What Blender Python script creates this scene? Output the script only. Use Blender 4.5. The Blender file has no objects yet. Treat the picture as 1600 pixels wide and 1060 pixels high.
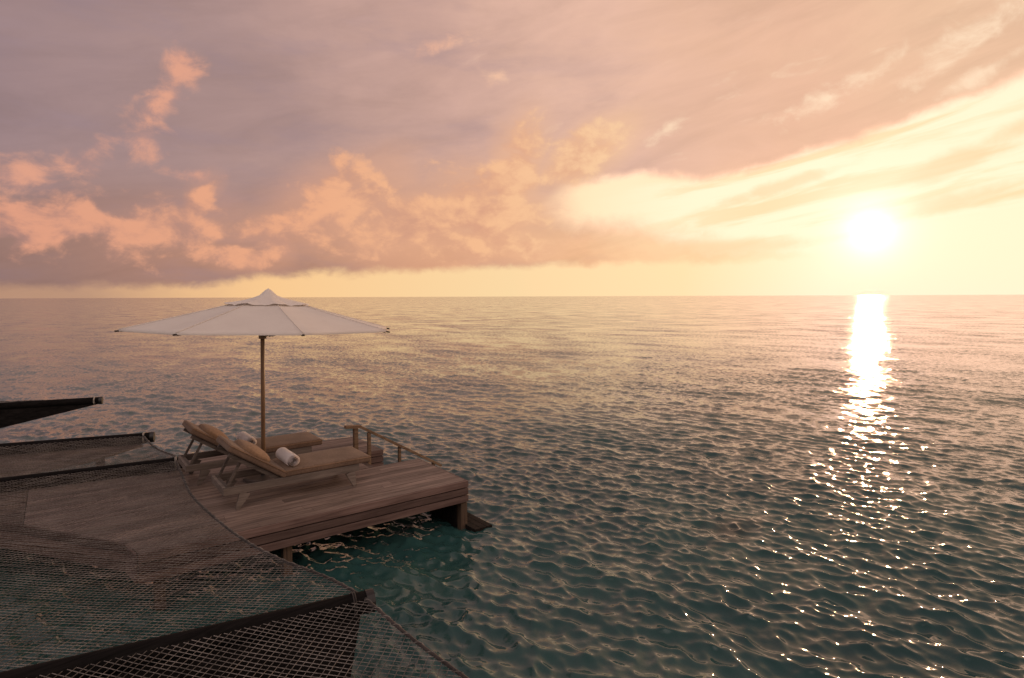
import bpy, bmesh, math, random
import numpy as np
from mathutils import Vector, Matrix
random.seed(7)
R = math.radians
S = bpy.context.scene
COL = S.collection
D0 = 0.65                    # deck level above the sea (sea is z = 0)
CAMH = 3.15
YAW = 52.6                   # camera heading, degrees from +X; X runs along the deck boards, Y away from the hut
SUN_AZ, SUN_EL = YAW - 31.0, 5.3

# ------------------------------------------------------------------ camera
cam = bpy.data.cameras.new('camera'); co = bpy.data.objects.new('camera', cam); COL.objects.link(co)
cam.sensor_width = 36; cam.lens = 20.925; cam.shift_y = -0.0172; cam.clip_start = 0.05; cam.clip_end = 60000
co.matrix_world = (Matrix.Translation((0, 0, CAMH)) @ Matrix.Rotation(R(YAW - 90), 4, 'Z')
                   @ Matrix.Rotation(R(90 - 2.4), 4, 'X') @ Matrix.Rotation(R(-0.215), 4, 'Z'))
S.camera = co
S.view_settings.view_transform = 'Standard'; S.view_settings.look = 'None'
S.view_settings.exposure = 0.0; S.view_settings.gamma = 1.0
S.cycles.sample_clamp_direct = 0; S.cycles.sample_clamp_indirect = 6
S.cycles.max_bounces = 6

# ------------------------------------------------------------------ node expression helper
def lin(r, g, b):
    f = lambda c: (c / 255 / 12.92) if c / 255 <= .04045 else ((c / 255 + .055) / 1.055) ** 2.4
    return (f(r), f(g), f(b), 1)

class NT:
    def __init__(s, tree): s.t = tree
    def node(s, typ, **kw):
        n = s.t.nodes.new(typ)
        for k, v in kw.items(): setattr(n, k, v)
        return n
    def put(s, sock, v):
        if isinstance(v, X): s.t.links.new(v.s, sock)
        elif hasattr(v, 'node'): s.t.links.new(v, sock)
        else: sock.default_value = v
    def m(s, op, *a, clamp=False):
        n = s.node('ShaderNodeMath', operation=op, use_clamp=clamp)
        for i, v in enumerate(a): s.put(n.inputs[i], v)
        return X(s, n.outputs[0])
    def vm(s, op, *a):
        n = s.node('ShaderNodeVectorMath', operation=op)
        for i, v in enumerate(a): s.put(n.inputs[i], v)
        return X(s, n.outputs['Value'] if op in ('DOT_PRODUCT', 'LENGTH', 'DISTANCE') else n.outputs[0])
    def xyz(s, x, y, z=0.0):
        n = s.node('ShaderNodeCombineXYZ')
        for i, v in enumerate((x, y, z)): s.put(n.inputs[i], v)
        return X(s, n.outputs[0])
    def sep(s, v):
        n = s.node('ShaderNodeSeparateXYZ'); s.put(n.inputs[0], v)
        return [X(s, o) for o in n.outputs]
    def noise(s, vec, scale=1.0, detail=4.0, rough=.55, dist=0.0, color=False):
        n = s.node('ShaderNodeTexNoise', noise_dimensions='3D')
        s.put(n.inputs['Vector'], vec); s.put(n.inputs['Scale'], scale)
        n.inputs['Detail'].default_value = detail; n.inputs['Roughness'].default_value = rough
        n.inputs['Distortion'].default_value = dist
        return X(s, n.outputs['Color' if color else 'Fac'])
    def step(s, x, a, b):           # smoothstep a..b (a > b gives the falling one)
        n = s.node('ShaderNodeMapRange', interpolation_type='SMOOTHSTEP', clamp=True)
        s.put(n.inputs[0], x)
        if isinstance(a, (int, float)) and isinstance(b, (int, float)) and a > b:
            s.put(n.inputs[1], b); s.put(n.inputs[2], a); n.inputs[3].default_value = 1; n.inputs[4].default_value = 0
        else:
            s.put(n.inputs[1], a); s.put(n.inputs[2], b)
        return X(s, n.outputs[0])
    def ramp(s, x, stops, interp='LINEAR', value=False):
        n = s.node('ShaderNodeValToRGB'); s.put(n.inputs[0], x)
        r = n.color_ramp; r.interpolation = interp
        while len(r.elements) < len(stops): r.elements.new(.5)
        for e, (p, c) in zip(r.elements, stops):
            e.position = p; e.color = (c, c, c, 1) if isinstance(c, (int, float)) else c
        if value:
            return s.vm('DOT_PRODUCT', n.outputs[0], (1 / 3, 1 / 3, 1 / 3))
        return X(s, n.outputs[0])
    def mix(s, f, a, b):
        n = s.node('ShaderNodeMix', data_type='RGBA')
        s.put(n.inputs[0], f); s.put(n.inputs[6], a); s.put(n.inputs[7], b)
        return X(s, n.outputs[2])
    def scale(s, c, k): 
        n = s.node('ShaderNodeVectorMath', operation='SCALE'); s.put(n.inputs[0], c); s.put(n.inputs[3], k)
        return X(s, n.outputs[0])

class X:
    def __init__(s, nt, sock): s.n = nt; s.s = sock
    def __add__(s, o): return s.n.m('ADD', s, o)
    __radd__ = __add__
    def __sub__(s, o): return s.n.m('SUBTRACT', s, o)
    def __rsub__(s, o): return s.n.m('SUBTRACT', o, s)
    def __mul__(s, o): return s.n.m('MULTIPLY', s, o)
    __rmul__ = __mul__
    def __truediv__(s, o): return s.n.m('DIVIDE', s, o)
    def max(s, o): return s.n.m('MAXIMUM', s, o)
    def min(s, o): return s.n.m('MINIMUM', s, o)

# ------------------------------------------------------------------ sky (all in azimuth / elevation degrees)
world = bpy.data.worlds.new('World'); S.world = world; world.use_nodes = True
wt = world.node_tree; wt.nodes.clear(); n = NT(wt)
tc = n.node('ShaderNodeTexCoord').outputs['Generated']
dirv = n.vm('NORMALIZE', tc)
dx, dy, dz = n.sep(dirv)
yx, yy = math.cos(R(YAW)), math.sin(R(YAW))
fwd = dx * yx + dy * yy
rgt = dx * yy - dy * yx
az = n.m('ARCTAN2', rgt, fwd) * (180 / math.pi)          # positive to the right of the heading
el = n.m('ARCSINE', dz) * (180 / math.pi)
P = n.xyz(az * .1, el * .16, 0.0)
# tilted coordinates: the high streaks climb to the right
Pt = n.xyz(az * .035 + el * .02, el * .16 - az * .035, 3.0)
nbig = n.noise(P, .9, 6, .62)
nwarp = n.noise(P, 1.6, 8, .6, 0.3)
nfine = n.noise(n.xyz(az * .1, el * .13, 5.0), 3.2, 8, .62, .4)
nst = n.noise(Pt, 2.2, 7, .6, .5)
w1 = (nwarp - .5) * 7.0
w2 = (nfine - .5) * 5.0
sx, sy, sz = math.cos(R(SUN_EL)) * math.cos(R(SUN_AZ)), math.cos(R(SUN_EL)) * math.sin(R(SUN_AZ)), math.sin(R(SUN_EL))
sdot = n.vm('DOT_PRODUCT', dirv, (sx, sy, sz))
sd = n.m('ARCCOSINE', sdot.min(.9999999)) * (180 / math.pi)
# 1 cloud sheet
t = (az + (nbig - .5) * 22.0 + el * .25) / 84.0 + .515
hi = n.ramp(t, [(0, lin(152, 128, 131)), (.3, lin(172, 141, 136)), (.5, lin(203, 164, 151)), (.68, lin(229, 185, 163)),
                (.85, lin(230, 184, 156)), (1, lin(234, 192, 160))])
lo = n.ramp(t, [(0, lin(148, 117, 110)), (.3, lin(176, 134, 116)), (.46, lin(212, 157, 127)), (.6, lin(243, 190, 147)), (.70, lin(251, 208, 162)),
                (.85, lin(252, 216, 164)), (1, lin(253, 226, 176))])
sheet = n.mix(n.step(el + w1 * .3, 12.0, 3.0), hi, lo)
zen = n.step(el, 26.0, 60.0)
sheet = n.mix(zen, sheet, lin(178, 152, 150))
sheet = n.scale(sheet, n.ramp(nst, [(.3, .91), (.5, 1.0), (.7, 1.07)], value=True))
# high pale wisps in the sheet
wis = n.step(n.noise(n.xyz(az * .06 + el * .03, el * .26 - az * .06, 9.0), 1.9, 8, .62, .8), .6, .78)
wis = wis * n.step(az, -14.0, 6.0) * n.step(el, 9.0, 13.0)
sheet = n.mix(wis * .6, sheet, n.mix(n.step(az, 0.0, 30.0), lin(236, 196, 172), lin(250, 216, 184)))
violet = n.step(n.noise(n.xyz(az * .05, el * .2, 17.0), 1.3, 5, .6), .48, .7) * n.step(az, 22.0, -6.0)
sheet = n.mix(violet * .3, sheet, lin(150, 130, 142))
# 2 clear cream opening on the right
ta = (az + 60) / 120.0
fx = lambda pts: [((a + 60) / 120, v / 30) for a, v in pts]
up = n.ramp(ta, fx([(-60, 4), (2, 8.2), (5, 10.2), (12, 11.4), (18, 10.4), (25, 11.6), (33, 13.4), (41, 15.4), (60, 22)]), value=True) * 30.0
dn = n.ramp(ta, fx([(-60, 8), (2, 7.6), (6, 6.6), (12, 6.4), (18, 4.6), (25, 3.6), (32, 0), (60, 0)]), value=True) * 30.0
eo = el + w2 * .32 + w1 * .12
eo2 = el + w2 * .5 + w1 * .25
cream = n.step(eo - up, .75, -.55) * n.step(eo2 - dn, -1.3, 1.6) * n.step(az + w2 * .9 + w1 * .5, 1.0, 7.0)
tan = n.step(n.noise(n.xyz(az * .045 - el * .01, el * .36 - az * .055, 2.0), 1.6, 7, .58, .5), .44, .64)
ccol = n.mix(tan * n.step(az, 4.0, 24.0), (1.5, .93, .655, 1), (1.25, .74, .44, 1))
ccol = n.mix(n.step(az, 18.0, 3.0), ccol, (1.15, .80, .50, 1))
sky = n.mix(cream, sheet, ccol)
def blob(cx, cy, rx, ry, rot=0, k=1.0):
    ca, sa = math.cos(R(rot)), math.sin(R(rot))
    u = (az - cx) * (ca / rx) + (el - cy) * (sa / rx)
    v = (az - cx) * (-sa / ry) + (el - cy) * (ca / ry)
    q = n.m('SQRT', u * u + v * v)
    return (1.0 - q) * k
def union(bl):
    f = bl[0]
    for b in bl[1:]: f = f.max(b)
    return f
tanb = union([blob(36.2, 9.8, 5, 1.1, 20), blob(35.5, 7.0, 5.5, 1.0, 14), blob(40.5, 12.0, 4, .9, 22), blob(39, 4.6, 6, .7, 6), blob(20, 4.5, 7, .8, 2), blob(24, 9.4, 6, .6, 14), blob(28, 2.6, 8, .4, 2)])
tm = n.step(tanb + (nfine - .5) * 1.6 + (nst - .5) * 1.6, -.1, .9)
sky = n.mix(tm * .75, sky, (1.18, .68, .40, 1))
# 3 lit cumulus
low = union([blob(-38, 5.6, 7, 2.4), blob(-30.5, 5.4, 6.5, 2.7, 8), blob(-25, 3.6, 4, 1.2, -6), blob(-21.5, 4.6, 1.9, 1.8), blob(-22, 6.4, 5, 1.3, 18),
             blob(-16, 8.4, 7, 3.2, 22), blob(-10, 6.8, 8, 3.6), blob(-3, 7.6, 6, 4.4), blob(.2, 11, 2.6, 5, -20),
             blob(6.8, 13.2, 5, 1.9, 28), blob(1.6, 4.5, 2.6, 1.3), blob(-27.5, 8.2, 1.2, 2.2, -35)])
high = union([blob(-28.4, 18.6, 1.7, 2.2, 20), blob(-30.2, 15.6, 3.4, 1.5, 50), blob(-31.5, 12.6, 1.6, 1.5), blob(-35.4, 10.9, 3.6, 1.8, 38),
              blob(-39.2, 8.8, 3.4, 1.7, 8), blob(-28, 10.2, 2.4, .8), blob(-5.4, 22.5, 3.4, .8, 12), blob(-1.5, 20, 2.4, .8, -12),
              blob(14, 14.6, 2.6, .8, 35, .8), blob(29.5, 17.0, 6, 1.2, 24), blob(37.5, 19, 6, 1.6, 20), blob(38, 16.2, 3, .8, 25)])
n3 = n.noise(n.xyz(az * .1, el * .15, 1.0), 1.9, 9, .56, .35)
n3b = n.noise(n.xyz(az * .1 + .12, el * .15 + .05, 1.0), 1.9, 9, .56, .35)   # the same clouds a little nearer the sun
relief = (n3 - n3b) * 4.2
nb2 = n.noise(n.xyz(az * .1, el * .14, 7.0), 4.2, 8, .6, .3)
cm = n.step(low * .9 + (n3 - .5) * 2.1 + (nb2 - .5) * 1.4, -.06, .5)
wash = n.step(low + w1 * .09 + w2 * .06, -.8, .5) * n.step(az, -44.0, -12.0)
hm = n.step(high + (n3 - .5) * 2.2 + (nfine - .5) * 3.2, -.05, 1.25)
lit = n.ramp((az + 42) / 60.0, [(0, lin(228, 160, 132)), (.35, lin(238, 172, 134)), (.65, lin(246, 190, 146)), (1, lin(253, 216, 172))])
shd = n.ramp((az + 42) / 60.0, [(0, lin(172, 130, 122)), (.4, lin(200, 149, 128)), (.7, lin(222, 165, 134)), (1, lin(240, 190, 150))])
lm = n.step(relief * .8 + (n.noise(P, 1.3, 4, .5) - .5) * 1.4 + (nb2 - .5) * 2.6 + (low - .3) * .25 + .5, -.15, 1.1)
cc = n.mix(lm, shd, lit)
sky = n.mix(wash * .65, sky, n.mix(.5, shd, lit))
sky = n.mix(cm * .9, sky, cc)
hlit = n.step((nfine - .5) * 2.2 + relief * .6 + .5, .1, .9)
hm = hm * n.ramp(ta, [(.5, .8), (.72, 1.0)], value=True)
sky = n.mix(hm, sky, n.mix(n.step(az, -20.0, 20.0), n.mix(hlit, lin(200, 148, 134), lin(236, 168, 138)), lin(253, 222, 190)))
# 4 bright strip above the horizon
eh = n.ramp(ta, fx([(-60, .5), (-40, .8), (-27, 1.1), (-23, 1.9), (-12, 2.5), (0, 2.9), (17, 3.1), (27, 3.6), (34, 6.0), (60, 8)]), value=True) * 30.0
strip = n.step(el + w2 * .3 + w1 * .26 - eh, .55, -.5) * n.step(az + w1 * 1.2, -46.0, -22.0).max(.35)
scol = n.ramp(ta, [((-42 + 60) / 120, lin(228, 176, 132)), ((-22 + 60) / 120, lin(249, 202, 146)), (.5, lin(251, 217, 166)),
                   ((16 + 60) / 120, (1.15, .77, .44, 1)), ((28 + 60) / 120, (1.45, .92, .64, 1))])
sky = n.mix(strip, sky, scol)
# 5 glow and disc of the sun
glow = n.m('EXPONENT', sd * (-1 / 6.5))
sky = n.mix(n.m('EXPONENT', sd * sd * (-1 / 28.0)) * .5, sky, (1.5, .93, .68, 1))
add = n.scale((1.0, .45, .5), glow * .10)
core = n.m('EXPONENT', sd * (-1 / 1.1)) * 1.6 + n.step(sd, .8, .4) * 22.0
add2 = n.scale((1.0, .86, .86), core)
sky = n.vm('ADD', n.vm('ADD', sky, add), add2)
# the eastern sky behind the viewer is already darkening
back = n.step(fwd, .55, -.2)
sky = n.mix(back * .55, sky, lin(108, 94, 98))
back_fill = n.step(fwd, -.12, -.5) * n.step(el, 18.0, 36.0)  # unseen bright sky added high behind the viewer, lights parasol, towels and deck
sky = n.mix(back_fill, sky, (1.5, 1.22, 1.12, 1))
# bright sky band added right of the view, unseen, to light waves and rims
side_fill = n.step(az, 43.0, 58.0) * n.step(az, 112.0, 82.0) * n.step(el, 26.0, 9.0)
sky = n.mix(side_fill * .8, sky, (1.9, 1.22, .78, 1))
# 6 physical sky shining through
nish = n.node('ShaderNodeTexSky', sky_type='NISHITA', sun_disc=False, sun_elevation=R(SUN_EL), sun_rotation=R(90 - SUN_AZ))
nish.air_density = 1.5; nish.dust_density = 3.0
sky = n.vm('ADD', sky, n.scale(nish.outputs[0], .002))
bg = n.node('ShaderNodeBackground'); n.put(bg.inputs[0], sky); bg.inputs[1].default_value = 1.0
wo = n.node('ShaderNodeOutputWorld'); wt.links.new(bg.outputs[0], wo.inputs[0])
world.cycles.sampling_method = 'MANUAL'; world.cycles.sample_map_resolution = 1024

sun = bpy.data.lights.new('sun', 'SUN'); sun.energy = 1.2; sun.angle = R(.53); sun.color = (1, .58, .29)
so = bpy.data.objects.new('sun', sun); COL.objects.link(so)
so.rotation_euler = Vector((-sx, -sy, -sz)).to_track_quat('-Z', 'Y').to_euler()

# ------------------------------------------------------------------ materials
def mat(name, build):
    m = bpy.data.materials.new(name); m.use_nodes = True; t = m.node_tree; t.nodes.clear(); k = NT(t)
    b = k.node('ShaderNodeBsdfPrincipled'); o = k.node('ShaderNodeOutputMaterial'); t.links.new(b.outputs[0], o.inputs[0])
    build(k, b); return m
def gen(k): return k.node('ShaderNodeTexCoord').outputs['Object']
def wood(name, c1, c2, rough=.7, along='X', spec=.3):
    def f(k, b):
        ra = k.node('ShaderNodeAttribute', attribute_name='board', attribute_type='GEOMETRY').outputs['Fac']
        ra = X(k, ra)
        x, y, z = k.sep(gen(k))
        if along == 'X': v = k.xyz(x * .9 + ra * 31.0, y * 16.0, z * 16.0)
        elif along == 'Y': v = k.xyz(x * 16.0, y * .9 + ra * 31.0, z * 16.0)
        else: v = k.xyz(x * 16.0, y * 16.0, z * .9 + ra * 31.0)
        g = k.noise(v, 1.5, 6, .65, .6)
        blot = k.noise(k.xyz(x + ra * 7.0, y, z), 1.7, 4, .6)
        c = k.mix(k.step(g, .3, .72), c1, c2)
        c = k.scale(c, k.ramp(ra, [(0, .66), (.5, 1.0), (1, 1.32)], value=True) * k.ramp(blot, [(.3, .8), (.7, 1.15)], value=True))
        k.put(b.inputs['Base Color'], c)
        k.put(b.inputs['Roughness'], k.ramp(g, [(.2, rough + .12), (.8, rough - .1)], value=True))
        b.inputs['Specular IOR Level'].default_value = spec
        bp = k.node('ShaderNodeBump'); bp.inputs['Strength'].default_value = .35; bp.inputs['Distance'].default_value = .004
        k.put(bp.inputs['Height'], g); k.put(b.inputs['Normal'], X(k, bp.outputs[0]))
    return mat(name, f)
def cloth(name, c1, c2, rough=.9, scale=40, sheen=.1, bump=.003, trans=0):
    def f(k, b):
        o = gen(k)
        g = k.noise(o, scale, 4, .6); l = k.noise(o, 3.0, 4, .6)
        k.put(b.inputs['Base Color'], k.mix(k.step(g * .5 + l * .5, .35, .65), c1, c2))
        b.inputs['Roughness'].default_value = rough; b.inputs['Specular IOR Level'].default_value = .2
        b.inputs['Sheen Weight'].default_value = sheen
        bp = k.node('ShaderNodeBump'); bp.inputs['Strength'].default_value = .5; bp.inputs['Distance'].default_value = bump
        k.put(bp.inputs['Height'], g * .5 + l * 2.0); k.put(b.inputs['Normal'], X(k, bp.outputs[0]))
        if trans:
            tr = k.node('ShaderNodeBsdfTranslucent'); tr.inputs[0].default_value = c2
            mx = k.node('ShaderNodeMixShader'); mx.inputs[0].default_value = trans
            out = [q for q in k.t.nodes if q.type == 'OUTPUT_MATERIAL'][0]
            k.t.links.new(b.outputs[0], mx.inputs[1]); k.t.links.new(tr.outputs[0], mx.inputs[2]); k.t.links.new(mx.outputs[0], out.inputs[0])
    return mat(name, f)
M = dict(
    deck=wood('deck_wood', (.092, .068, .058, 1), (.215, .163, .140, 1), .62, spec=.4),
    fascia=wood('fascia_wood', (.085, .052, .046, 1), (.17, .115, .10, 1), .7),
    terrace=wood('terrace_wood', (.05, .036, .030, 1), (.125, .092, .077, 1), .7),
    darkwood=wood('dark_post_wood', (.018, .013, .011, 1), (.05, .036, .03, 1), .75, 'Z'),
    post=wood('post_wood', (.045, .03, .022, 1), (.11, .075, .05, 1), .7, 'Z'),
    teak=wood('grey_teak', (.085, .069, .060, 1), (.185, .155, .134, 1), .65),
    rail=wood('rail_wood', (.12, .078, .047, 1), (.28, .19, .12, 1), .6),
    pole=wood('pole_wood', (.30, .18, .10, 1), (.52, .35, .21, 1), .45, 'Z', .5),
    beam=wood('beam_wood', (.003, .0025, .0025, 1), (.013, .011, .0105, 1), .85, spec=.12),
    matte_black=cloth('matte_black_wood', (.006, .005, .004, 1), (.016, .012, .010, 1), 1.0, 12, 0),  # near-black matte wood for the landing, screen and fascia backing
    cushion=cloth('taupe_fabric', (.105, .071, .051, 1), (.18, .122, .088, 1)),
    pillow=cloth('tan_fabric', (.14, .085, .052, 1), (.23, .145, .09, 1)),
    towel=cloth('white_terry', (.74, .70, .70, 1), (.84, .80, .80, 1), .95, 160, .3, .006),
    canvas=cloth('canvas', (.75, .695, .645, 1), (.82, .765, .71, 1), .9, 60, .05, .004, .25),
    rope=cloth('black_rope', (.02, .018, .017, 1), (.06, .05, .047, 1), .85, 90),
    net=cloth('net_cord', (.055, .05, .046, 1), (.22, .20, .183, 1), .8, 60),
    lash=cloth('pale_cord', (.38, .34, .29, 1), (.55, .5, .44, 1), .85, 60),
    metal=mat('steel', lambda k, b: (k.put(b.inputs['Base Color'], k.mix(k.noise(gen(k), 9, 4), (.10, .09, .085, 1), (.2, .18, .17, 1))),
                                     b.inputs['Metallic'].__setattr__('default_value', .8), b.inputs['Roughness'].__setattr__('default_value', .4))),
    cap=mat('black_cap', lambda k, b: (k.put(b.inputs['Base Color'], k.mix(k.noise(gen(k), 20, 4), (.005, .004, .004, 1), (.016, .013, .012, 1))),
                                       b.inputs['Roughness'].__setattr__('default_value', .5))),
)

# ------------------------------------------------------------------ mesh helpers
def obj(name, bm, m, parent=None, loc=None, smooth=False, bevel=0, jit=True):
    if bevel:
        bmesh.ops.bevel(bm, geom=bm.edges[:], offset=bevel, segments=2, affect='EDGES', profile=.6)
    me = bpy.data.meshes.new(name)
    if jit:                                         # one random number per loose piece, for board-to-board variation
        bm.faces.ensure_lookup_table()
        lay = bm.faces.layers.float.new('board'); seen = set()
        for f in bm.faces:
            if f.index in seen: continue
            st = [f]; seen.add(f.index); r = random.random()
            while st:
                g = st.pop(); g[lay] = r
                for e in g.edges:
                    for h in e.link_faces:
                        if h.index not in seen: seen.add(h.index); st.append(h)
    bm.normal_update(); bm.to_mesh(me); bm.free()
    if smooth:
        for p in me.polygons: p.use_smooth = True
    if m: me.materials.append(m)
    o = bpy.data.objects.new(name, me); COL.objects.link(o)
    if parent: o.parent = parent
    if loc: o.location = loc
    return o
def tag(o, label=None, cat=None, group=None, kind=None):
    for k, v in (('label', label), ('category', cat), ('group', group), ('kind', kind)):
        if v: o[k] = v
    return o
def thing(name, loc, label, cat, group=None, rz=0):
    o = bpy.data.objects.new(name, None); COL.objects.link(o); o.location = loc; o.rotation_euler.z = rz; o.empty_display_size = .2
    return tag(o, label, cat, group)
def box(bm, x0, x1, y0, y1, z0, z1):
    v = [bm.verts.new(p) for p in ((x0, y0, z0), (x1, y0, z0), (x1, y1, z0), (x0, y1, z0), (x0, y0, z1), (x1, y0, z1), (x1, y1, z1), (x0, y1, z1))]
    for f in ((3, 2, 1, 0), (4, 5, 6, 7), (0, 1, 5, 4), (1, 2, 6, 5), (2, 3, 7, 6), (3, 0, 4, 7)): bm.faces.new([v[i] for i in f])
    return bm
def bar(bm, a, b, w, h, up=(0, 0, 1), w2=None, h2=None):   # rectangular bar from a to b, w across, h along 'up'
    a, b = Vector(a), Vector(b); d = (b - a).normalized(); s = d.cross(Vector(up)).normalized(); u = s.cross(d)
    w2 = w2 or w; h2 = h2 or h
    v = []
    for p, ww, hh in ((a, w, h), (b, w2, h2)):
        for i, j in ((-1, -1), (1, -1), (1, 1), (-1, 1)): v.append(bm.verts.new(p + s * (i * ww / 2) + u * (j * hh / 2)))
    for f in ((3, 2, 1, 0), (4, 5, 6, 7), (0, 1, 5, 4), (1, 2, 6, 5), (2, 3, 7, 6), (3, 0, 4, 7)): bm.faces.new([v[i] for i in f])
    return bm
def tube(bm, pts, r, seg=8, r2=None, cap=True):
    pts = [Vector(p) for p in pts]; rings = []; prev = None
    for i, p in enumerate(pts):
        d = (pts[min(i + 1, len(pts) - 1)] - pts[max(i - 1, 0)]).normalized()
        a = Vector((0, 0, 1)) if abs(d.z) < .9 else Vector((1, 0, 0))
        if prev is not None:
            s = (prev - d * prev.dot(d)).normalized()
        else: s = d.cross(a).normalized()
        prev = s; t = d.cross(s)
        rr = r if r2 is None else r + (r2 - r) * i / (len(pts) - 1)
        rings.append([bm.verts.new(p + s * (rr * math.cos(2 * math.pi * k / seg)) + t * (rr * math.sin(2 * math.pi * k / seg))) for k in range(seg)])
    for A, B in zip(rings, rings[1:]):
        for k in range(seg): bm.faces.new((A[k], A[(k + 1) % seg], B[(k + 1) % seg], B[k]))
    if cap: bm.faces.new(rings[0][::-1]); bm.faces.new(rings[-1])
    return bm
def lathe(bm, prof, seg=20):
    rings = []
    for r, z in prof:
        rings.append([bm.verts.new((r * math.cos(2 * math.pi * k / seg), r * math.sin(2 * math.pi * k / seg), z)) for k in range(seg)])
    for A, B in zip(rings, rings[1:]):
        for k in range(seg): bm.faces.new((A[k], A[(k + 1) % seg], B[(k + 1) % seg], B[k]))
    bm.faces.new(rings[0][::-1]); bm.faces.new(rings[-1])
    return bm
NB = bmesh.new

# ------------------------------------------------------------------ sea
def sea():
    rs = []; r = 1.2
    while r < 32000:
        rs.append(r); r += min(max(.016, .5 * r * r / 1874), .02 * r)
    rs = np.array(rs); nr = len(rs)
    half = R(56)
    th = np.concatenate([np.linspace(R(YAW) - half, R(YAW) + half, 1150), np.linspace(R(YAW) + half, R(YAW) - half + 2 * math.pi, 70)[1:-1]])
    na = len(th)
    gap = np.diff(np.append(th, th[0] + 2 * math.pi))
    RR, TT = np.meshgrid(rs, th, indexing='ij')
    Xg = RR * np.cos(TT); Yg = RR * np.sin(TT)
    dr = np.gradient(rs)
    sp = np.maximum(dr[:, None] * np.ones((1, na)), RR * gap[None, :])
    rng = np.random.default_rng(11)
    NW = 190
    lam = np.exp(rng.uniform(math.log(.11), math.log(2.6), NW)); lam[:5] = rng.uniform(2.2, 5.0, 5)
    main = R(6)                                     # travel direction of the chop
    ang = main + rng.normal(0, R(38), NW) + math.pi * (rng.random(NW) < .12)
    ph = rng.uniform(0, 2 * math.pi, NW)
    kk = 2 * math.pi / lam
    shape = np.where(lam < .30, (lam / .30) ** .1, (.30 / lam) ** 1.1)
    slope = shape * rng.uniform(.6, 1.4, NW); slope *= .275 / math.sqrt((slope ** 2).sum() / 2)
    A = slope / kk
    Z = np.zeros_like(Xg); DX = np.zeros_like(Xg); DY = np.zeros_like(Xg); lost = np.zeros_like(Xg)
    for i in range(NW):
        c, s_ = math.cos(ang[i]), math.sin(ang[i])
        w = np.clip((lam[i] / sp - 2.5) / 3.0, 0, 1); w = w * w * (3 - 2 * w)
        # gusts: patches where this wavelength is stronger
        g = 1 + .6 * np.sin(Xg * .21 + ph[i] * 3 + 1.3 * np.sin(Yg * .13 + ph[i])) * np.sin(Yg * .17 - ph[i] * 2)
        a = kk[i] * (Xg * c + Yg * s_) + ph[i]
        co_, si_ = np.cos(a), np.sin(a)
        ww = w * g * A[i]
        Z += ww * co_; DX -= ww * c * si_ * .8; DY -= ww * s_ * si_ * .8
        lost += (1 - w * w) * slope[i] ** 2 / 2
    co3 = np.stack([Xg + DX, Yg + DY, Z], -1).reshape(-1, 3).astype(np.float32)
    idx = np.arange(nr * na).reshape(nr, na)
    a = idx[:-1]; b = idx[1:]
    q = np.stack([a, b, np.roll(b, -1, 1), np.roll(a, -1, 1)], -1).reshape(-1, 4)
    me = bpy.data.meshes.new('sea')
    me.vertices.add(len(co3)); me.vertices.foreach_set('co', co3.ravel())
    me.loops.add(q.size); me.loops.foreach_set('vertex_index', q.ravel().astype(np.int32))
    me.polygons.add(len(q)); me.polygons.foreach_set('loop_start', np.arange(0, q.size, 4, dtype=np.int32))
    me.polygons.foreach_set('loop_total', np.full(len(q), 4, np.int32))
    me.update(calc_edges=True)
    me.polygons.foreach_set('use_smooth', np.ones(len(q), bool))
    at = me.attributes.new('chop', 'FLOAT', 'POINT'); at.data.foreach_set('value', np.sqrt(lost).ravel().astype(np.float32))
    def f(k, b):
        geo = k.node('ShaderNodeNewGeometry')
        pos = X(k, geo.outputs['Position']); nor = X(k, geo.outputs['Normal'])
        x, y, z = k.sep(pos)
        chop = X(k, k.node('ShaderNodeAttribute', attribute_name='chop', attribute_type='GEOMETRY').outputs['Fac'])
        cm_, sm_ = math.cos(main), math.sin(main)
        rip = k.xyz(x * cm_ + y * sm_, (y * cm_ - x * sm_) * .55, 0.0)
        f1 = k.vm('SUBTRACT', k.noise(rip, 13.0, 4, .68, color=True), (.5, .5, .5))      # fine ripples everywhere
        f2 = k.vm('SUBTRACT', k.noise(rip, 8.0, 4, .7, color=True), (.5, .5, .5))     # chop the mesh is too coarse for
        gust = k.ramp(k.noise(k.xyz(x * .11, y * .11, 0.0), 1.0, 4, .6), [(.3, .4), (.7, 1.35)], value=True)
        sl = k.vm('ADD', k.scale(f1, gust * .62), k.scale(f2, chop * gust * 4.8))
        f3 = k.vm('SUBTRACT', k.noise(k.xyz((x * cm_ + y * sm_), (y * cm_ - x * sm_) * .5, 4.0), .42, 5, .62, color=True), (.5, .5, .5))   # longer waves seen far out
        sl = k.vm('ADD', sl, k.scale(f3, k.step(chop, .08, .17) * .62))
        a1, a2, a3 = k.sep(sl)                       # slopes are steeper along the wind than across it
        sl = k.xyz(a1 * cm_ - a2 * (.55 * sm_), a1 * sm_ + a2 * (.55 * cm_), 0.0)
        k.put(b.inputs['Normal'], k.vm('NORMALIZE', k.vm('ADD', nor, sl)))
        # sand lagoon with reef patches
        reef = k.noise(k.xyz(x * .16, y * .16, 0.0), 1.0, 6, .6, .6)
        far_sheen = k.step(k.m('SQRT', x * x + y * y), 7.0, 34.0)
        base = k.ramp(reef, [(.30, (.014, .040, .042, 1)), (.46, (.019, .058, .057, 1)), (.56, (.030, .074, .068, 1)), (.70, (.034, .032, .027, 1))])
        base = k.mix(far_sheen, base, k.mix(k.step(reef, .4, .65), (.070, .118, .105, 1), (.085, .110, .092, 1)))  # farther water's base colour lightened to carry the sheen of reflected sky
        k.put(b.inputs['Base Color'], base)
        b.inputs['Roughness'].default_value = .06; b.inputs['IOR'].default_value = 1.42
    me.materials.append(mat('sea_water', f))
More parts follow.
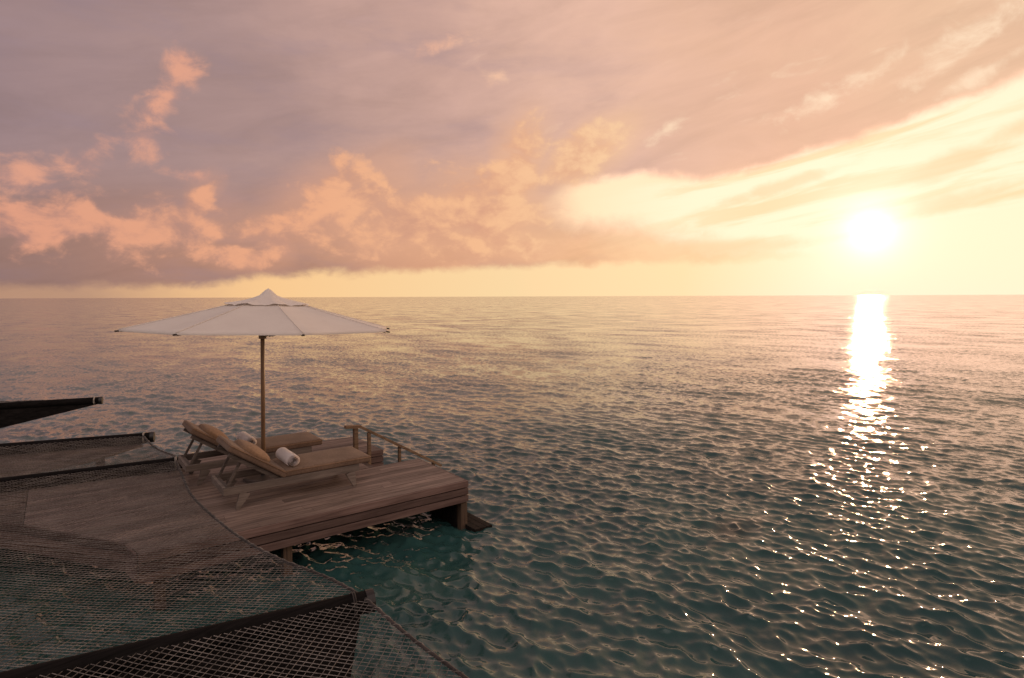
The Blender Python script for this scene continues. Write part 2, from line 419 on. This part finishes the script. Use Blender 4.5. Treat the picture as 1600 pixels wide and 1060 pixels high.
    o = bpy.data.objects.new('sea', me); COL.objects.link(o)
    tag(o, 'rippled teal lagoon water with a golden sun path reaching the horizon', None, None, 'structure')
sea()

# ------------------------------------------------------------------ sun deck
def clip_y(poly, y, keep_above):                    # half-plane clip of a plan polygon
    out = []
    for i, p in enumerate(poly):
        q = poly[(i + 1) % len(poly)]
        a = (p[1] - y) * (1 if keep_above else -1); b = (q[1] - y) * (1 if keep_above else -1)
        if a >= 0: out.append(p)
        if (a > 0 > b) or (a < 0 < b):
            t = a / (a - b); out.append((p[0] + (q[0] - p[0]) * t, y))
    return out
def planks(poly, w, gap, z, th):
    bm = NB(); y = min(p[1] for p in poly); y1 = max(p[1] for p in poly)
    while y < y1 - .01:
        c = clip_y(clip_y(poly, y, True), min(y + w, y1), False)
        if len(c) >= 3:
            dz = random.uniform(-.0015, .0015)
            x0 = min(p[0] for p in c); x1 = max(p[0] for p in c)
            cuts = [x0]; xx = x0 + random.uniform(.9, 2.6)
            while xx < x1 - .5: cuts.append(xx); xx += random.uniform(1.8, 3.0)
            cuts.append(x1)
            for a, b in zip(cuts, cuts[1:]):
                sw = lambda q: [(v, u) for u, v in q]
                d = clip_y(clip_y(sw(c), a + .0015, True), b - .0015, False)
                d = sw(d)
                d = [p for i, p in enumerate(d) if (Vector(p) - Vector(d[i - 1])).length > 1e-4]
                if len(d) < 3: continue
                vb = [bm.verts.new((u, v, z - th + dz)) for u, v in d]; vt = [bm.verts.new((u, v, z + dz)) for u, v in d]
                m_ = len(d)
                try:
                    bm.faces.new(vt); bm.faces.new(vb[::-1])
                    for i in range(m_): bm.faces.new((vb[i], vb[(i + 1) % m_], vt[(i + 1) % m_], vt[i]))
                except ValueError: pass
        y += w + gap
    bmesh.ops.recalc_face_normals(bm, faces=bm.faces[:])
    return bm
deck = thing('sun_deck', (2.4, 8.4, D0), 'wooden sun deck standing over the water under the parasol and two loungers', 'deck')
def dk(name, bm, m, **kw):
    bmesh.ops.translate(bm, verts=bm.verts[:], vec=(-2.4, -8.4, 0))
    return obj(name, bm, m, deck, **kw)
front = [(.56, 6.755), (4.36, 6.755), (4.36, 8.13), (3.58, 8.13), (3.58, 8.98), (4.1, 8.98), (4.1, 10.1), (.7, 10.45), (-.35, 8.45), (.5, 7.12)]
dk('deck_boards', planks([(.57, 6.76), (4.36, 6.76), (4.36, 8.13), (-.153, 8.13), (.5, 7.12)], .116, .008, 0, .03), M['deck'])
dk('deck_boards', planks([(-.157, 8.136), (3.58, 8.136), (3.58, 8.976), (-.36, 8.976), (-.36, 8.45)], .116, .008, 0, .03), M['deck'])
dk('deck_boards', planks([(-.36, 8.982), (4.18, 8.982), (4.18, 10.12), (.6, 10.5), (-.36, 10.5)], .116, .008, 0, .03), M['deck'])
for i in range(3):
    z1 = -.002 - i * .1
    dk('fascia_board', bar(NB(), (.56, 6.74, z1 - .044), (4.385, 6.74, z1 - .044), .028, .086), M['fascia'], bevel=.003)
    dk('fascia_board', bar(NB(), (4.375, 6.756, z1 - .044), (4.375, 8.15, z1 - .044), .024, .086), M['fascia'], bevel=.003)
    dk('fascia_board', bar(NB(), (3.6, 8.96, z1 - .044), (4.18, 8.96, z1 - .044), .024, .086), M['fascia'], bevel=.003)
    dk('fascia_board', bar(NB(), (.545, 6.755, z1 - .044), (.49, 7.12, z1 - .044), .024, .086), M['fascia'], bevel=.003)
    dk('fascia_board', bar(NB(), (.485, 7.13, z1 - .044), (-.6, 8.76, z1 - .044), .024, .086), M['fascia'], bevel=.003)
dk('joist', box(NB(), .62, 4.355, 6.757, 6.777, -.285, -.034), M['matte_black'])
dk('joist', box(NB(), 3.6, 4.17, 8.98, 8.995, -.285, -.034), M['matte_black'])
dk('joist', box(NB(), 4.335, 4.36, 6.84, 8.12, -.285, -.034), M['matte_black'])
# joists and posts below
for x in (1.0, 1.9, 2.8, 3.7):
    dk('joist', box(NB(), x - .04, x + .04, 6.78, 8.1, -.2, -.034), M['darkwood'])
dk('joist', box(NB(), .7, 4.3, 8.14, 8.24, -.25, -.034), M['darkwood'])
for x, y in ((4.325, 6.79), (2.0, 6.86), (.75, 6.9), (4.3, 8.05), (2.2, 9.9), (4.0, 9.95), (.8, 9.2)):
    dk('support_post', box(NB(), x - .05, x + .05, y - .05, y + .05, -2.2, -.305 if y < 7 else -.26), M['post'], bevel=.006)
# bracing wall of dark slats and low landing under the right corner
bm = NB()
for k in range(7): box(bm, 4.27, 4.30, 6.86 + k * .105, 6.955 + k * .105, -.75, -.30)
dk('slat_screen', bm, M['matte_black'])
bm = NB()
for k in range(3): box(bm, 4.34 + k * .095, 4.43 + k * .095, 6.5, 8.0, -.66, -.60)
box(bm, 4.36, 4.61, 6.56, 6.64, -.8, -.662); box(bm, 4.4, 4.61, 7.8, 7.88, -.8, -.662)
dk('landing', bm, M['matte_black'], bevel=.004)
# stair in the notch
for k in range(4):
    dk('stair_tread', box(NB(), 3.62 + k * .27, 3.88 + k * .27, 8.2, 8.92, -.19 - k * .16, -.155 - k * .16), M['deck'], bevel=.004)
dk('stringer', bar(NB(), (3.58, 8.17, -.2), (4.75, 8.17, -.88), .035, .16), M['darkwood'])
# handrail
bm = NB()
bar(bm, (3.53, 8.93, .465), (3.78, 8.93, .445), .08, .045)
bar(bm, (3.775, 8.93, .441), (5.25, 8.93, -.443), .07, .042)
hr = dk('handrail', bm, M['rail'], bevel=.004)
for x, y0, y1, w in ((3.70, -.25, .43, .066), (3.925, -.3, .325, .05), (4.46, -.9, 0.01, .045), (5.1, -1.4, -.36, .045)):
    b_ = box(NB(), x - w / 2, x + w / 2, 8.93 - w / 2, 8.93 + w / 2, y0, y1)
    bmesh.ops.translate(b_, verts=b_.verts[:], vec=(-2.4, -8.4, 0))
    o = obj('rail_post', b_, M['rail'], hr, bevel=.004)
# villa terrace under the nets, at the left
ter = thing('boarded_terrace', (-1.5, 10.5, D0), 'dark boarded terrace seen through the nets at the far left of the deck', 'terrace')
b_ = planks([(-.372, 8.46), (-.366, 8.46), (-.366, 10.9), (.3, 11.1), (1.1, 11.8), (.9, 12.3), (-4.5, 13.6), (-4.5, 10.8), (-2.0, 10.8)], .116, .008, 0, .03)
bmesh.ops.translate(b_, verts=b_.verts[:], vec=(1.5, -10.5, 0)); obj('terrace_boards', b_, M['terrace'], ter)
b_ = NB()
bar(b_, (-.61, 8.78, -.15), (-2.1, 11.0, -.15), .03, .28)
bmesh.ops.translate(b_, verts=b_.verts[:], vec=(1.5, -10.5, 0)); obj('edge_board', b_, M['fascia'], ter)
for x, y in ((-1.2, 10.2), (.5, 11.9), (-3.5, 12.8)):
    obj('support_post', box(NB(), x + 1.5 - .06, x + 1.5 + .06, y - 10.5 - .06, y - 10.5 + .06, -2.2, -.04), M['post'], ter)

# ------------------------------------------------------------------ parasol
PC = Vector((2.205, 8.56, D0))
um = thing('parasol', PC, 'white round parasol with a wooden pole standing between the two loungers', 'parasol')
um.rotation_euler.y = .014
Rr, zr, zt, ph0 = 1.73, 2.075, 2.51, R(-3)
def tipv(a, r=Rr, z=zr):
    return Vector((r * math.cos(a), r * math.sin(a), z - .018 * r / Rr * math.cos(a) - .012 * math.sin(a)))
def canopy_pt(s, k, t, hole=.10):                   # s 0..1 hub to rim, t 0..1 across panel k
    a0 = ph0 + k * math.pi / 4; a1 = a0 + math.pi / 4
    r = hole + (Rr - hole) * s; z = zt + (zr - zt) * (s ** .93)
    p0, p1 = tipv(a0, r, z), tipv(a1, r, z)
    p = p0.lerp(p1, t); bow = 4 * t * (1 - t)
    inw = Vector((p.x, p.y, 0)).normalized()
    p += inw * (-.035 * bow * s * s)                # hem pulled in between the ribs
    p.z -= .035 * bow * s * (1.15 - s)              # cloth sags between the ribs
    return p
bm = NB(); NS, NTT = 14, 8
for k in range(8):
    g = [[bm.verts.new(canopy_pt(i / NS, k, j / NTT)) for j in range(NTT + 1)] for i in range(NS + 1)]
    for i in range(NS):
        for j in range(NTT): bm.faces.new((g[i][j], g[i + 1][j], g[i + 1][j + 1], g[i][j + 1]))
    hem = []
    for j in range(NTT + 1):                        # short turned-down hem
        p = canopy_pt(1, k, j / NTT); hem.append(bm.verts.new((p.x * .999, p.y * .999, p.z - .022)))
    for j in range(NTT): bm.faces.new((g[NS][j], hem[j], hem[j + 1], g[NS][j + 1]))
bmesh.ops.remove_doubles(bm, verts=bm.verts[:], dist=.0008)
can = obj('canopy', bm, M['canvas'], um, smooth=True, jit=False)
bm = NB()
for k in range(8):                                  # seams over the ribs
    a0 = ph0 + k * math.pi / 4
    pts = [tipv(a0, .42 + (Rr - .42) * s, zt + (zr - zt) * (((.42 + (Rr - .42) * s - .1) / (Rr - .1)) ** .93) + .004) for s in [i / 10 for i in range(11)]]
    tube(bm, pts, .006, 5)
obj('seam', bm, M['canvas'], can, smooth=True)
bm = NB(); NV = 64; rings = []                      # ruffled vent cap
for i in range(7):
    s = i / 6; row = []
    for j in range(NV):
        a = ph0 + 2 * math.pi * j / NV; c = math.cos(8 * (a - ph0))
        r = .03 + .50 * s * (1 + .06 * c * s)
        z = 2.61 - .205 * s ** .52 + .012 * c * s * s + .014 * math.sin(3 * a + 1) * s * math.sin(math.pi * s) + .006 * math.sin(21 * a) * s 
        row.append(bm.verts.new((r * math.cos(a), r * math.sin(a), z - .018 * r / Rr * math.cos(a))))
    rings.append(row)
for A, B in zip(rings, rings[1:]):
    for j in range(NV): bm.faces.new((A[j], B[j], B[(j + 1) % NV], A[(j + 1) % NV]))
vent = obj('vent_cap', bm, M['canvas'], can, smooth=True, jit=False)
obj('finial', lathe(NB(), [(.04, 2.55), (.036, 2.58), (.028, 2.60), (.018, 2.612), (.01, 2.622), (.004, 2.625)], 14), M['canvas'], um, smooth=True)
obj('pole', lathe(NB(), [(.027, .05), (.027, 2.45)], 20), M['pole'], um, smooth=True)
obj('hub', lathe(NB(), [(.03, 2.28), (.055, 2.29), (.055, 2.34), (.03, 2.35)], 16), M['pole'], um)
obj('runner', lathe(NB(), [(.028, 1.93), (.05, 1.935), (.05, 2.0), (.028, 2.01)], 16), M['pole'], um)
bs = obj('base', lathe(NB(), [(.26, 0.002), (.26, .035), (.24, .045), (.06, .05)], 28), M['metal'], um)
obj('sleeve', lathe(NB(), [(.036, .05), (.036, .30), (.030, .31)], 16), M['cap'], bs)
for k in range(8):
    a = ph0 + k * math.pi / 4; hb = Vector((.05 * math.cos(a), .05 * math.sin(a), 2.33))
    rb = obj('rib', bar(NB(), hb, tipv(a, Rr - .02, zr - .02), .022, .026), M['pole'], um)
    mid = hb.lerp(tipv(a, Rr, zr - .03), .5)
    obj('strut', bar(NB(), (.05 * math.cos(a), .05 * math.sin(a), 1.97), mid, .018, .018), M['pole'], rb)
    bm = NB(); tube(bm, [tipv(a, Rr - .05, zr - .012), tipv(a, Rr + .04, zr - .02)], .010, 8)
    obj('rib_tip', bm, M['cap'], rb)

for o_ in um.children:                              # the canopy sits a little off the pole's foot
    if o_.name.split('.')[0] not in ('pole', 'base', 'runner'): o_.location.x += .08

# ------------------------------------------------------------------ sun loungers
def soft_box(l, w, t, r=.03, puff=.012, nx=20, ny=8):
    """cushion lying in x 0..l, y 0..w, z 0..t with rounded edges and a soft crown"""
    bm = NB(); box(bm, 0, l, 0, w, 0, t)
    bmesh.ops.bevel(bm, geom=bm.edges[:], offset=r, segments=4, affect='EDGES', profile=.55)
    bmesh.ops.subdivide_edges(bm, edges=[e for e in bm.edges if e.calc_length() > .2], cuts=7, use_grid_fill=True)
    for v in bm.verts:
        fx, fy = v.co.x / l, v.co.y / w
        k = max(0, math.sin(math.pi * min(max(fx, 0), 1))) ** .5 * max(0, math.sin(math.pi * min(max(fy, 0), 1))) ** .5
        if v.co.z > t * .5: v.co.z += puff * k + .004 * math.sin(fx * 17) * math.sin(fy * 5 + 1) * k
    return bm
def piping(l, w, z, r=.02):
    pts = []
    for cx, cy, a0 in ((l - r, r, -90), (l - r, w - r, 0), (r, w - r, 90), (r, r, 180)):
        for i in range(5): pts.append((cx + r * math.cos(R(a0 + i * 22.5)), cy + r * math.sin(R(a0 + i * 22.5)), z))
    pts.append(pts[0]); return tube(NB(), pts, .006, 6)
def make_lounger(loc, label):
    L = thing('sun_lounger', loc, label, 'lounger', 'sun loungers on the deck')
    W = .68
    bm = NB()
    bar(bm, (0, .018, .24), (1.66, .018, .24), .036, .09); bar(bm, (0, W - .018, .24), (1.66, W - .018, .24), .036, .09)
    obj('side_rails', bm, M['teak'], L, bevel=.004)
    obj('end_rail', box(NB(), .0, .035, .038, W - .038, .197, .283), M['teak'], L, bevel=.004)
    obj('end_rail', box(NB(), 1.62, 1.655, .038, W - .038, .197, .283), M['teak'], L, bevel=.004)
    bm = NB()
    for i in range(11): box(bm, .72 + i * .083, .72 + i * .083 + .062, .038, W - .038, .262, .280)
    obj('seat_slats', bm, M['teak'], L)
    for y in (.02, W - .02):
        for x, f in ((.24, -.09), (1.54, .06)):
            bm = NB(); bar(bm, (x, y, .195), (x + f, y, 0), .034, .125 if x < 1 else .13, (1, 0, 0), .03, .045)
            obj('leg', bm, M['teak'], L, bevel=.004)
    # backrest: hinge at x .68, raised about 41 degrees
    hx, hz, an = .69, .238, R(34.5)
    d = Vector((-math.cos(an), 0, math.sin(an))); nn = Vector((math.sin(an), 0, math.cos(an)))
    H0 = Vector((hx, 0, hz))
    bm = NB()
    for y in (.06, W - .06):
        a = H0 + Vector((0, y, 0)); bar(bm, a, a + d * .74, .034, .045, nn)
    for i in range(9):
        a = H0 + d * (.06 + i * .074) + nn * .018; bar(bm, a + Vector((0, .08, 0)), a + Vector((0, W - .08, 0)), .06, .014, nn)
    obj('back_frame', bm, M['teak'], L)
    for y in (.095, W - .095):
        a = H0 + d * .58 + Vector((0, y, -.02)); bm = NB(); bar(bm, a, (.06, y, .26), .024, .03)
        obj('back_strut', bm, M['teak'], L)
    bm = NB(); bar(bm, (.06, .04, .255), (.06, W - .04, .255), .04, .03); obj('strut_bar', bm, M['teak'], L)
    # cushions
    sc = soft_box(1.12, W, .085, .028)
    sc = obj('seat_cushion', sc, M['cushion'], L, loc=(.705, 0, .285), smooth=True)
    obj('piping', piping(1.12, W, .07), M['pillow'], sc, smooth=True)
    bc = soft_box(.79, W, .085, .028)
    Mx = Matrix((( -d.x, 0, nn.x, 0), (0, 1, 0, 0), (-d.z, 0, nn.z, 0), (0, 0, 0, 1)))
    top = H0 + d * .795 + nn * .03
    bmesh.ops.transform(bc, matrix=Matrix.Translation(top) @ Mx, verts=bc.verts[:])
    bc = obj('back_cushion', bc, M['cushion'], L, smooth=True)
    pp = piping(.79, W, .07); bmesh.ops.transform(pp, matrix=Matrix.Translation(top) @ Mx, verts=pp.verts[:])
    obj('piping', pp, M['pillow'], bc, smooth=True)
    return L, Mx, top, d, nn
def make_pillow(base, Mx, top, d, nn, label):
    o = NB(); l, w, t = .40, .66, .15
    bmesh.ops.create_uvsphere(o, u_segments=32, v_segments=20, radius=1)
    for v in o.verts:
        x, y, z = v.co; q = lambda a, p: math.copysign(abs(a) ** p, a)
        v.co = Vector((q(x, .62) * l / 2, q(y, .5) * w / 2, q(z, .9) * t / 2 + .012 * math.sin(y * 4 + 1) * (1 - abs(x))))
        if v.co.z < 0: v.co.z *= .55
    c = top - d * .36 + nn * (.085 + .006) + Vector((0, .34, 0))
    loc = Vector(base) + c
    bmesh.ops.transform(o, matrix=Mx, verts=o.verts[:])
    p = obj('pillow', o, M['pillow'], None, loc=loc, smooth=True); return tag(p, label, 'pillow', 'pillows on the loungers')
def make_towel(loc, label):
    bm = NB(); L, r = .50, .088; prof = []
    # rolled towel: spiral section extruded along y
    N_ = 110; sec = []
    for i in range(N_ + 1):
        s = i / N_; a = s * 2 * math.pi * 3.6; rr = .008 + (r - .008) * s
        sec.append((rr * math.cos(a), rr * math.sin(a)))
    ys = [-L / 2, -L / 2 + .008, -L / 4, 0, L / 4, L / 2 - .008, L / 2]
    rows = []
    for y in ys:
        k = .965 if abs(y) > L / 2 - .004 else 1 + .015 * math.sin(y * 31)
        rows.append([bm.verts.new((x * k, y + (.006 * math.sin(9 * i / N_)), z * k * .93)) for i, (x, z) in enumerate(sec)])
    for A, B in zip(rows, rows[1:]):
        for i in range(N_): bm.faces.new((A[i], A[i + 1], B[i + 1], B[i]))
    bmesh.ops.solidify(bm, geom=bm.faces[:], thickness=.014)
    o = obj('rolled_towel', bm, M['towel'], None, loc=loc, smooth=True)
    return tag(o, label, 'towel', 'rolled towels on the loungers')
spots = [((1.47, 7.44, D0 + .001), 'near'), ((1.29, 8.76, D0 + .001), 'far')]
txt = {'near': ('nearer taupe cushioned lounger close to the front edge of the deck', 'tan pillow on the backrest of the lounger nearer the deck front',
                'rolled white towel on the seat of the nearer lounger'),
       'far': ('farther taupe cushioned lounger partly hidden behind the parasol pole', 'tan pillow on the farther lounger, upper one against the sea',
               'rolled white towel on the farther lounger just left of the pole')}
for loc, w in spots:
    L, Mx, top, d, nn = make_lounger(loc, txt[w][0])
    make_pillow(loc, Mx, top, d, nn, txt[w][1])
    make_towel((loc[0] + .83, loc[1] + .30, loc[2] + .285 + .085 + .012 + .074), txt[w][2])

# ------------------------------------------------------------------ net beams and hammock nets
ZB = D0 + .10
def beam_y(b, x):
    (x0, y0), (x1, y1) = b; return y0 + (y1 - y0) * (x - x0) / (x1 - x0)
S4 = ((-.11, 4.73), (1.915, 4.345)); S3 = ((-.64, 10.05), (1.45, 9.74)); S2 = ((-.8, 12.45), (1.265, 11.86)); S1 = ((-1.2, 17.4), (.78, 16.88))
S5 = ((-.1, -.6), (1.95, -.9)); S0 = ((-1.2, 20.2), (.3, 20.0))
XL = -5.5
def make_beam(b, label, r=.084, gusset=0, x0=XL):
    e = Vector((b[1][0], b[1][1], ZB)); a = Vector((x0, beam_y(b, x0), ZB))
    T = thing('net_beam', e, label, 'beam', 'beams holding the nets')
    d = (e - a).normalized()
    bm = NB(); tube(bm, [a - e + (e - a) * (i / 12) for i in range(13)], r, 20, cap=False)
    obj('beam', bm, M['beam'], T, smooth=False, bevel=0)
    for p in T.children[0].data.polygons: p.use_smooth = len(p.vertices) == 4
    bm = NB()
    for off in (.135, .15):
        c = -d * off; s = d.cross(Vector((0, 0, 1))).normalized(); u = s.cross(d)
        tube(bm, [c + s * ((r + .006) * math.cos(t)) + u * ((r + .006) * math.sin(t)) for t in [2 * math.pi * i / 20 for i in range(21)]], .0055, 5)
    obj('lashing', bm, M['rope'] if b is S4 else M['lash'], T, smooth=True)
    bm = NB(); tube(bm, [Vector((0, 0, 0)) - d * .05, d * .012], r * 1.06, 20); obj('end_cap', bm, M['cap'], T)
    if gusset:                                      # tapered deep bracket under the beam
        bm = NB(); s = d.cross(Vector((0, 0, 1))).normalized() * .05
        L = (e - a).length
        dm = min(gusset * L, .95); lk = dm / gusset
        prof = [(-.25, -.03), (-L, -.03), (-L, -dm), (-lk * .8 - .02, -dm), (-.10, -r)]
        f = [bm.verts.new(d * p + Vector((0, 0, q)) + s) for p, q in prof]; g = [bm.verts.new(d * p + Vector((0, 0, q)) - s) for p, q in prof]
        bm.faces.new(f); bm.faces.new(g[::-1])
        for i in range(5): bm.faces.new((f[i], g[i], g[(i + 1) % 5], f[(i + 1) % 5]))
        bmesh.ops.recalc_face_normals(bm, faces=bm.faces[:])
        obj('bracket', bm, M['beam'], T)
    return T
make_beam(S4, 'black round beam nearest the viewer, crossing the bottom of the nets', gusset=3.2)
make_beam(S3, 'black round beam ending beside the farther lounger at the deck corner', gusset=.17)
make_beam(S2, 'black round beam with a pale lashing, its end standing out over open water', gusset=.17)
make_beam(S1, 'black tapered beam far left, standing alone above the water', gusset=.19)

def make_net(A, B, edge, label, sag=.16, cell=.046, x0=XL, cord=.0027):
    """diagonal cord net between beams A (near) and B (far); free edge on the right is an inward-curving rope"""
    Y0, Y1 = edge[0][1], edge[-1][1]
    qs = [(y - Y0) / (Y1 - Y0) for x, y in edge]; xs = [x for x, y in edge]
    def edge_x(q):                                  # smooth curve through the edge points
        q = min(max(q, 0), 1)
        i = max(k for k in range(len(qs) - 1) if qs[k] <= q + 1e-9); h = qs[i + 1] - qs[i]; t = (q - qs[i]) / h
        tan_ = lambda k: (xs[min(k + 1, len(xs) - 1)] - xs[max(k - 1, 0)]) / (qs[min(k + 1, len(xs) - 1)] - qs[max(k - 1, 0)])
        return (xs[i] * (1 + 2 * t) * (1 - t) ** 2 + h * tan_(i) * t * (1 - t) ** 2 + xs[i + 1] * t * t * (3 - 2 * t) + h * tan_(i + 1) * t * t * (t - 1))
    xm = sum(xs) / len(xs)
    def P(p, q):                                    # p = metres left of the edge, q = 0..1 across the bay
        x = edge_x(q) - p
        # deep inside the net the curve of the edge dies out
        flat = xm + (xs[-1] - xs[0]) * (q - .5)
        k = math.exp(-p / 1.5)
        x = (flat - p) * (1 - k) + x * k
        ya = beam_y(A, x); yb = beam_y(B, x)
        y = ya + (yb - ya) * q
        z = ZB + .075 - .02 - sag * math.sin(math.pi * q) ** .8 * (1 - math.exp(-(p + .35) / .7)) - .03 * math.sin(math.pi * q)
        return Vector((x, y, z))
    W = abs(Y1 - Y0); pm = edge_x(.5) - x0
    T = thing('hammock_net', (edge_x(.5), (Y0 + Y1) / 2, ZB), label, 'net', 'hammock nets beside the deck'); o = Vector(T.location)
    V, F = [], []
    step = cell * math.sqrt(2)
    def strand(pts):
        for i in range(len(pts) - 1):
            a, b = pts[i], pts[i + 1]
            if (b - a).length < 1e-4: continue
        base = len(V); c = cord
        for i, p in enumerate(pts):
            dd = (pts[min(i + 1, len(pts) - 1)] - pts[max(i - 1, 0)])
            sdir = Vector((-dd.y, dd.x, 0)); sdir = sdir.normalized() if sdir.length > 1e-6 else Vector((1, 0, 0))
            for v in (p + sdir * c, p - sdir * c * .5 + Vector((0, 0, c * .9)), p - sdir * c * .5 - Vector((0, 0, c * .9))): V.append(v - o)
        for i in range(len(pts) - 1):
            for k in range(3):
                F.append((base + i * 3 + k, base + i * 3 + (k + 1) % 3, base + i * 3 + 3 + (k + 1) % 3, base + i * 3 + 3 + k))
    # two families p + qW = const, p - qW = const
    for fam in (1, -1):
        c = -W if fam < 0 else 0.0
        lim = pm + W
        while c < lim:
            pts = []; ns = max(6, int(W / .16))
            for i in range(ns + 1):
                q = i / ns; p = c - fam * q * W
                pts.append((p, q))
            run = []
            for (p, q), (p2, q2) in zip(pts, pts[1:]):
                # clip the piece to 0 <= p <= pm
                lo_, hi_ = 0.0, 1.0
                for bound, sg in ((0, 1), (pm, -1)):
                    f0, f1 = sg * (p - bound), sg * (p2 - bound)
                    if f0 < 0 and f1 < 0: lo_ = 2
                    elif f0 < 0: lo_ = max(lo_, f0 / (f0 - f1))
                    elif f1 < 0: hi_ = min(hi_, f0 / (f0 - f1))
                if lo_ < hi_:
                    a = P(p + (p2 - p) * lo_, q + (q2 - q) * lo_); b = P(p + (p2 - p) * hi_, q + (q2 - q) * hi_)
                    if not run: run.append(a)
                    run.append(b)
            if len(run) > 1:
                j = random.uniform(-.004, .004); w_ = random.uniform(0, 6.28)
                strand([v + Vector((j + .004 * math.sin(v.y * 5 + w_), random.uniform(-.004, .004), random.uniform(-.004, .004))) for v in run])
            c += step
    me = bpy.data.meshes.new('netting'); me.from_pydata([tuple(v) for v in V], [], F); me.update()
    me.materials.append(M['net']); ob = bpy.data.objects.new('netting', me); COL.objects.link(ob); ob.parent = T
    pts = [P(0, i / 60) - o for i in range(61)]
    bm = NB(); tube(bm, pts, .013, 7); rp = obj('edge_rope', bm, M['rope'], T, smooth=True)
    bm = NB(); hx_ = []; turn = 0
    for i in range(60):                             # one pale cord whipped round the edge rope
        seg_ = (pts[i + 1] - pts[i]); d = seg_.normalized(); s = d.cross(Vector((0, 0, 1))).normalized(); u = s.cross(d)
        m_ = max(4, int(seg_.length / .012))
        for k in range(m_):
            a_ = turn + k / m_ * seg_.length / .14 * 2 * math.pi
            hx_.append(pts[i] + seg_ * (k / m_) + s * (.0155 * math.cos(a_)) + u * (.0155 * math.sin(a_)))
        turn += seg_.length / .14 * 2 * math.pi
    tube(bm, hx_, .004, 3)
    obj('whipping', bm, M['net'], rp)
    return T
make_net(S5, S4, [(1.9, -.9), (2.2, .3), (2.16, 1.6), (2.08, 2.4), (1.98, 3.1), (1.90, 3.67), (1.86, 4.14), (1.84, 4.36)],
         'cord net nearest the viewer, in the bottom corner in front of the near beam', sag=.12)
make_net(S4, S3, [(1.84, 4.36), (1.75, 4.85), (1.55, 5.47), (1.40, 6.2), (1.29, 7.17), (1.235, 8.02), (1.27, 8.93), (1.31, 9.76)],
         'wide cord net stretched across the front left corner of the wooden deck', sag=.075)
make_net(S3, S2, [(1.31, 9.76), (1.34, 10.1), (1.20, 10.85), (1.10, 11.89)], 'narrow cord net between two beams, left of the farther lounger', sag=.05, cell=.048)
make_net(S1, S0, [(.35, 16.97), (.05, 17.15), (-.45, 17.45), (-1.2, 17.95), (-2.4, 18.9), (-3.6, 20.2)],
         'far net barely showing beyond the tapered beam at the left', sag=.1, cell=.12, cord=.007)
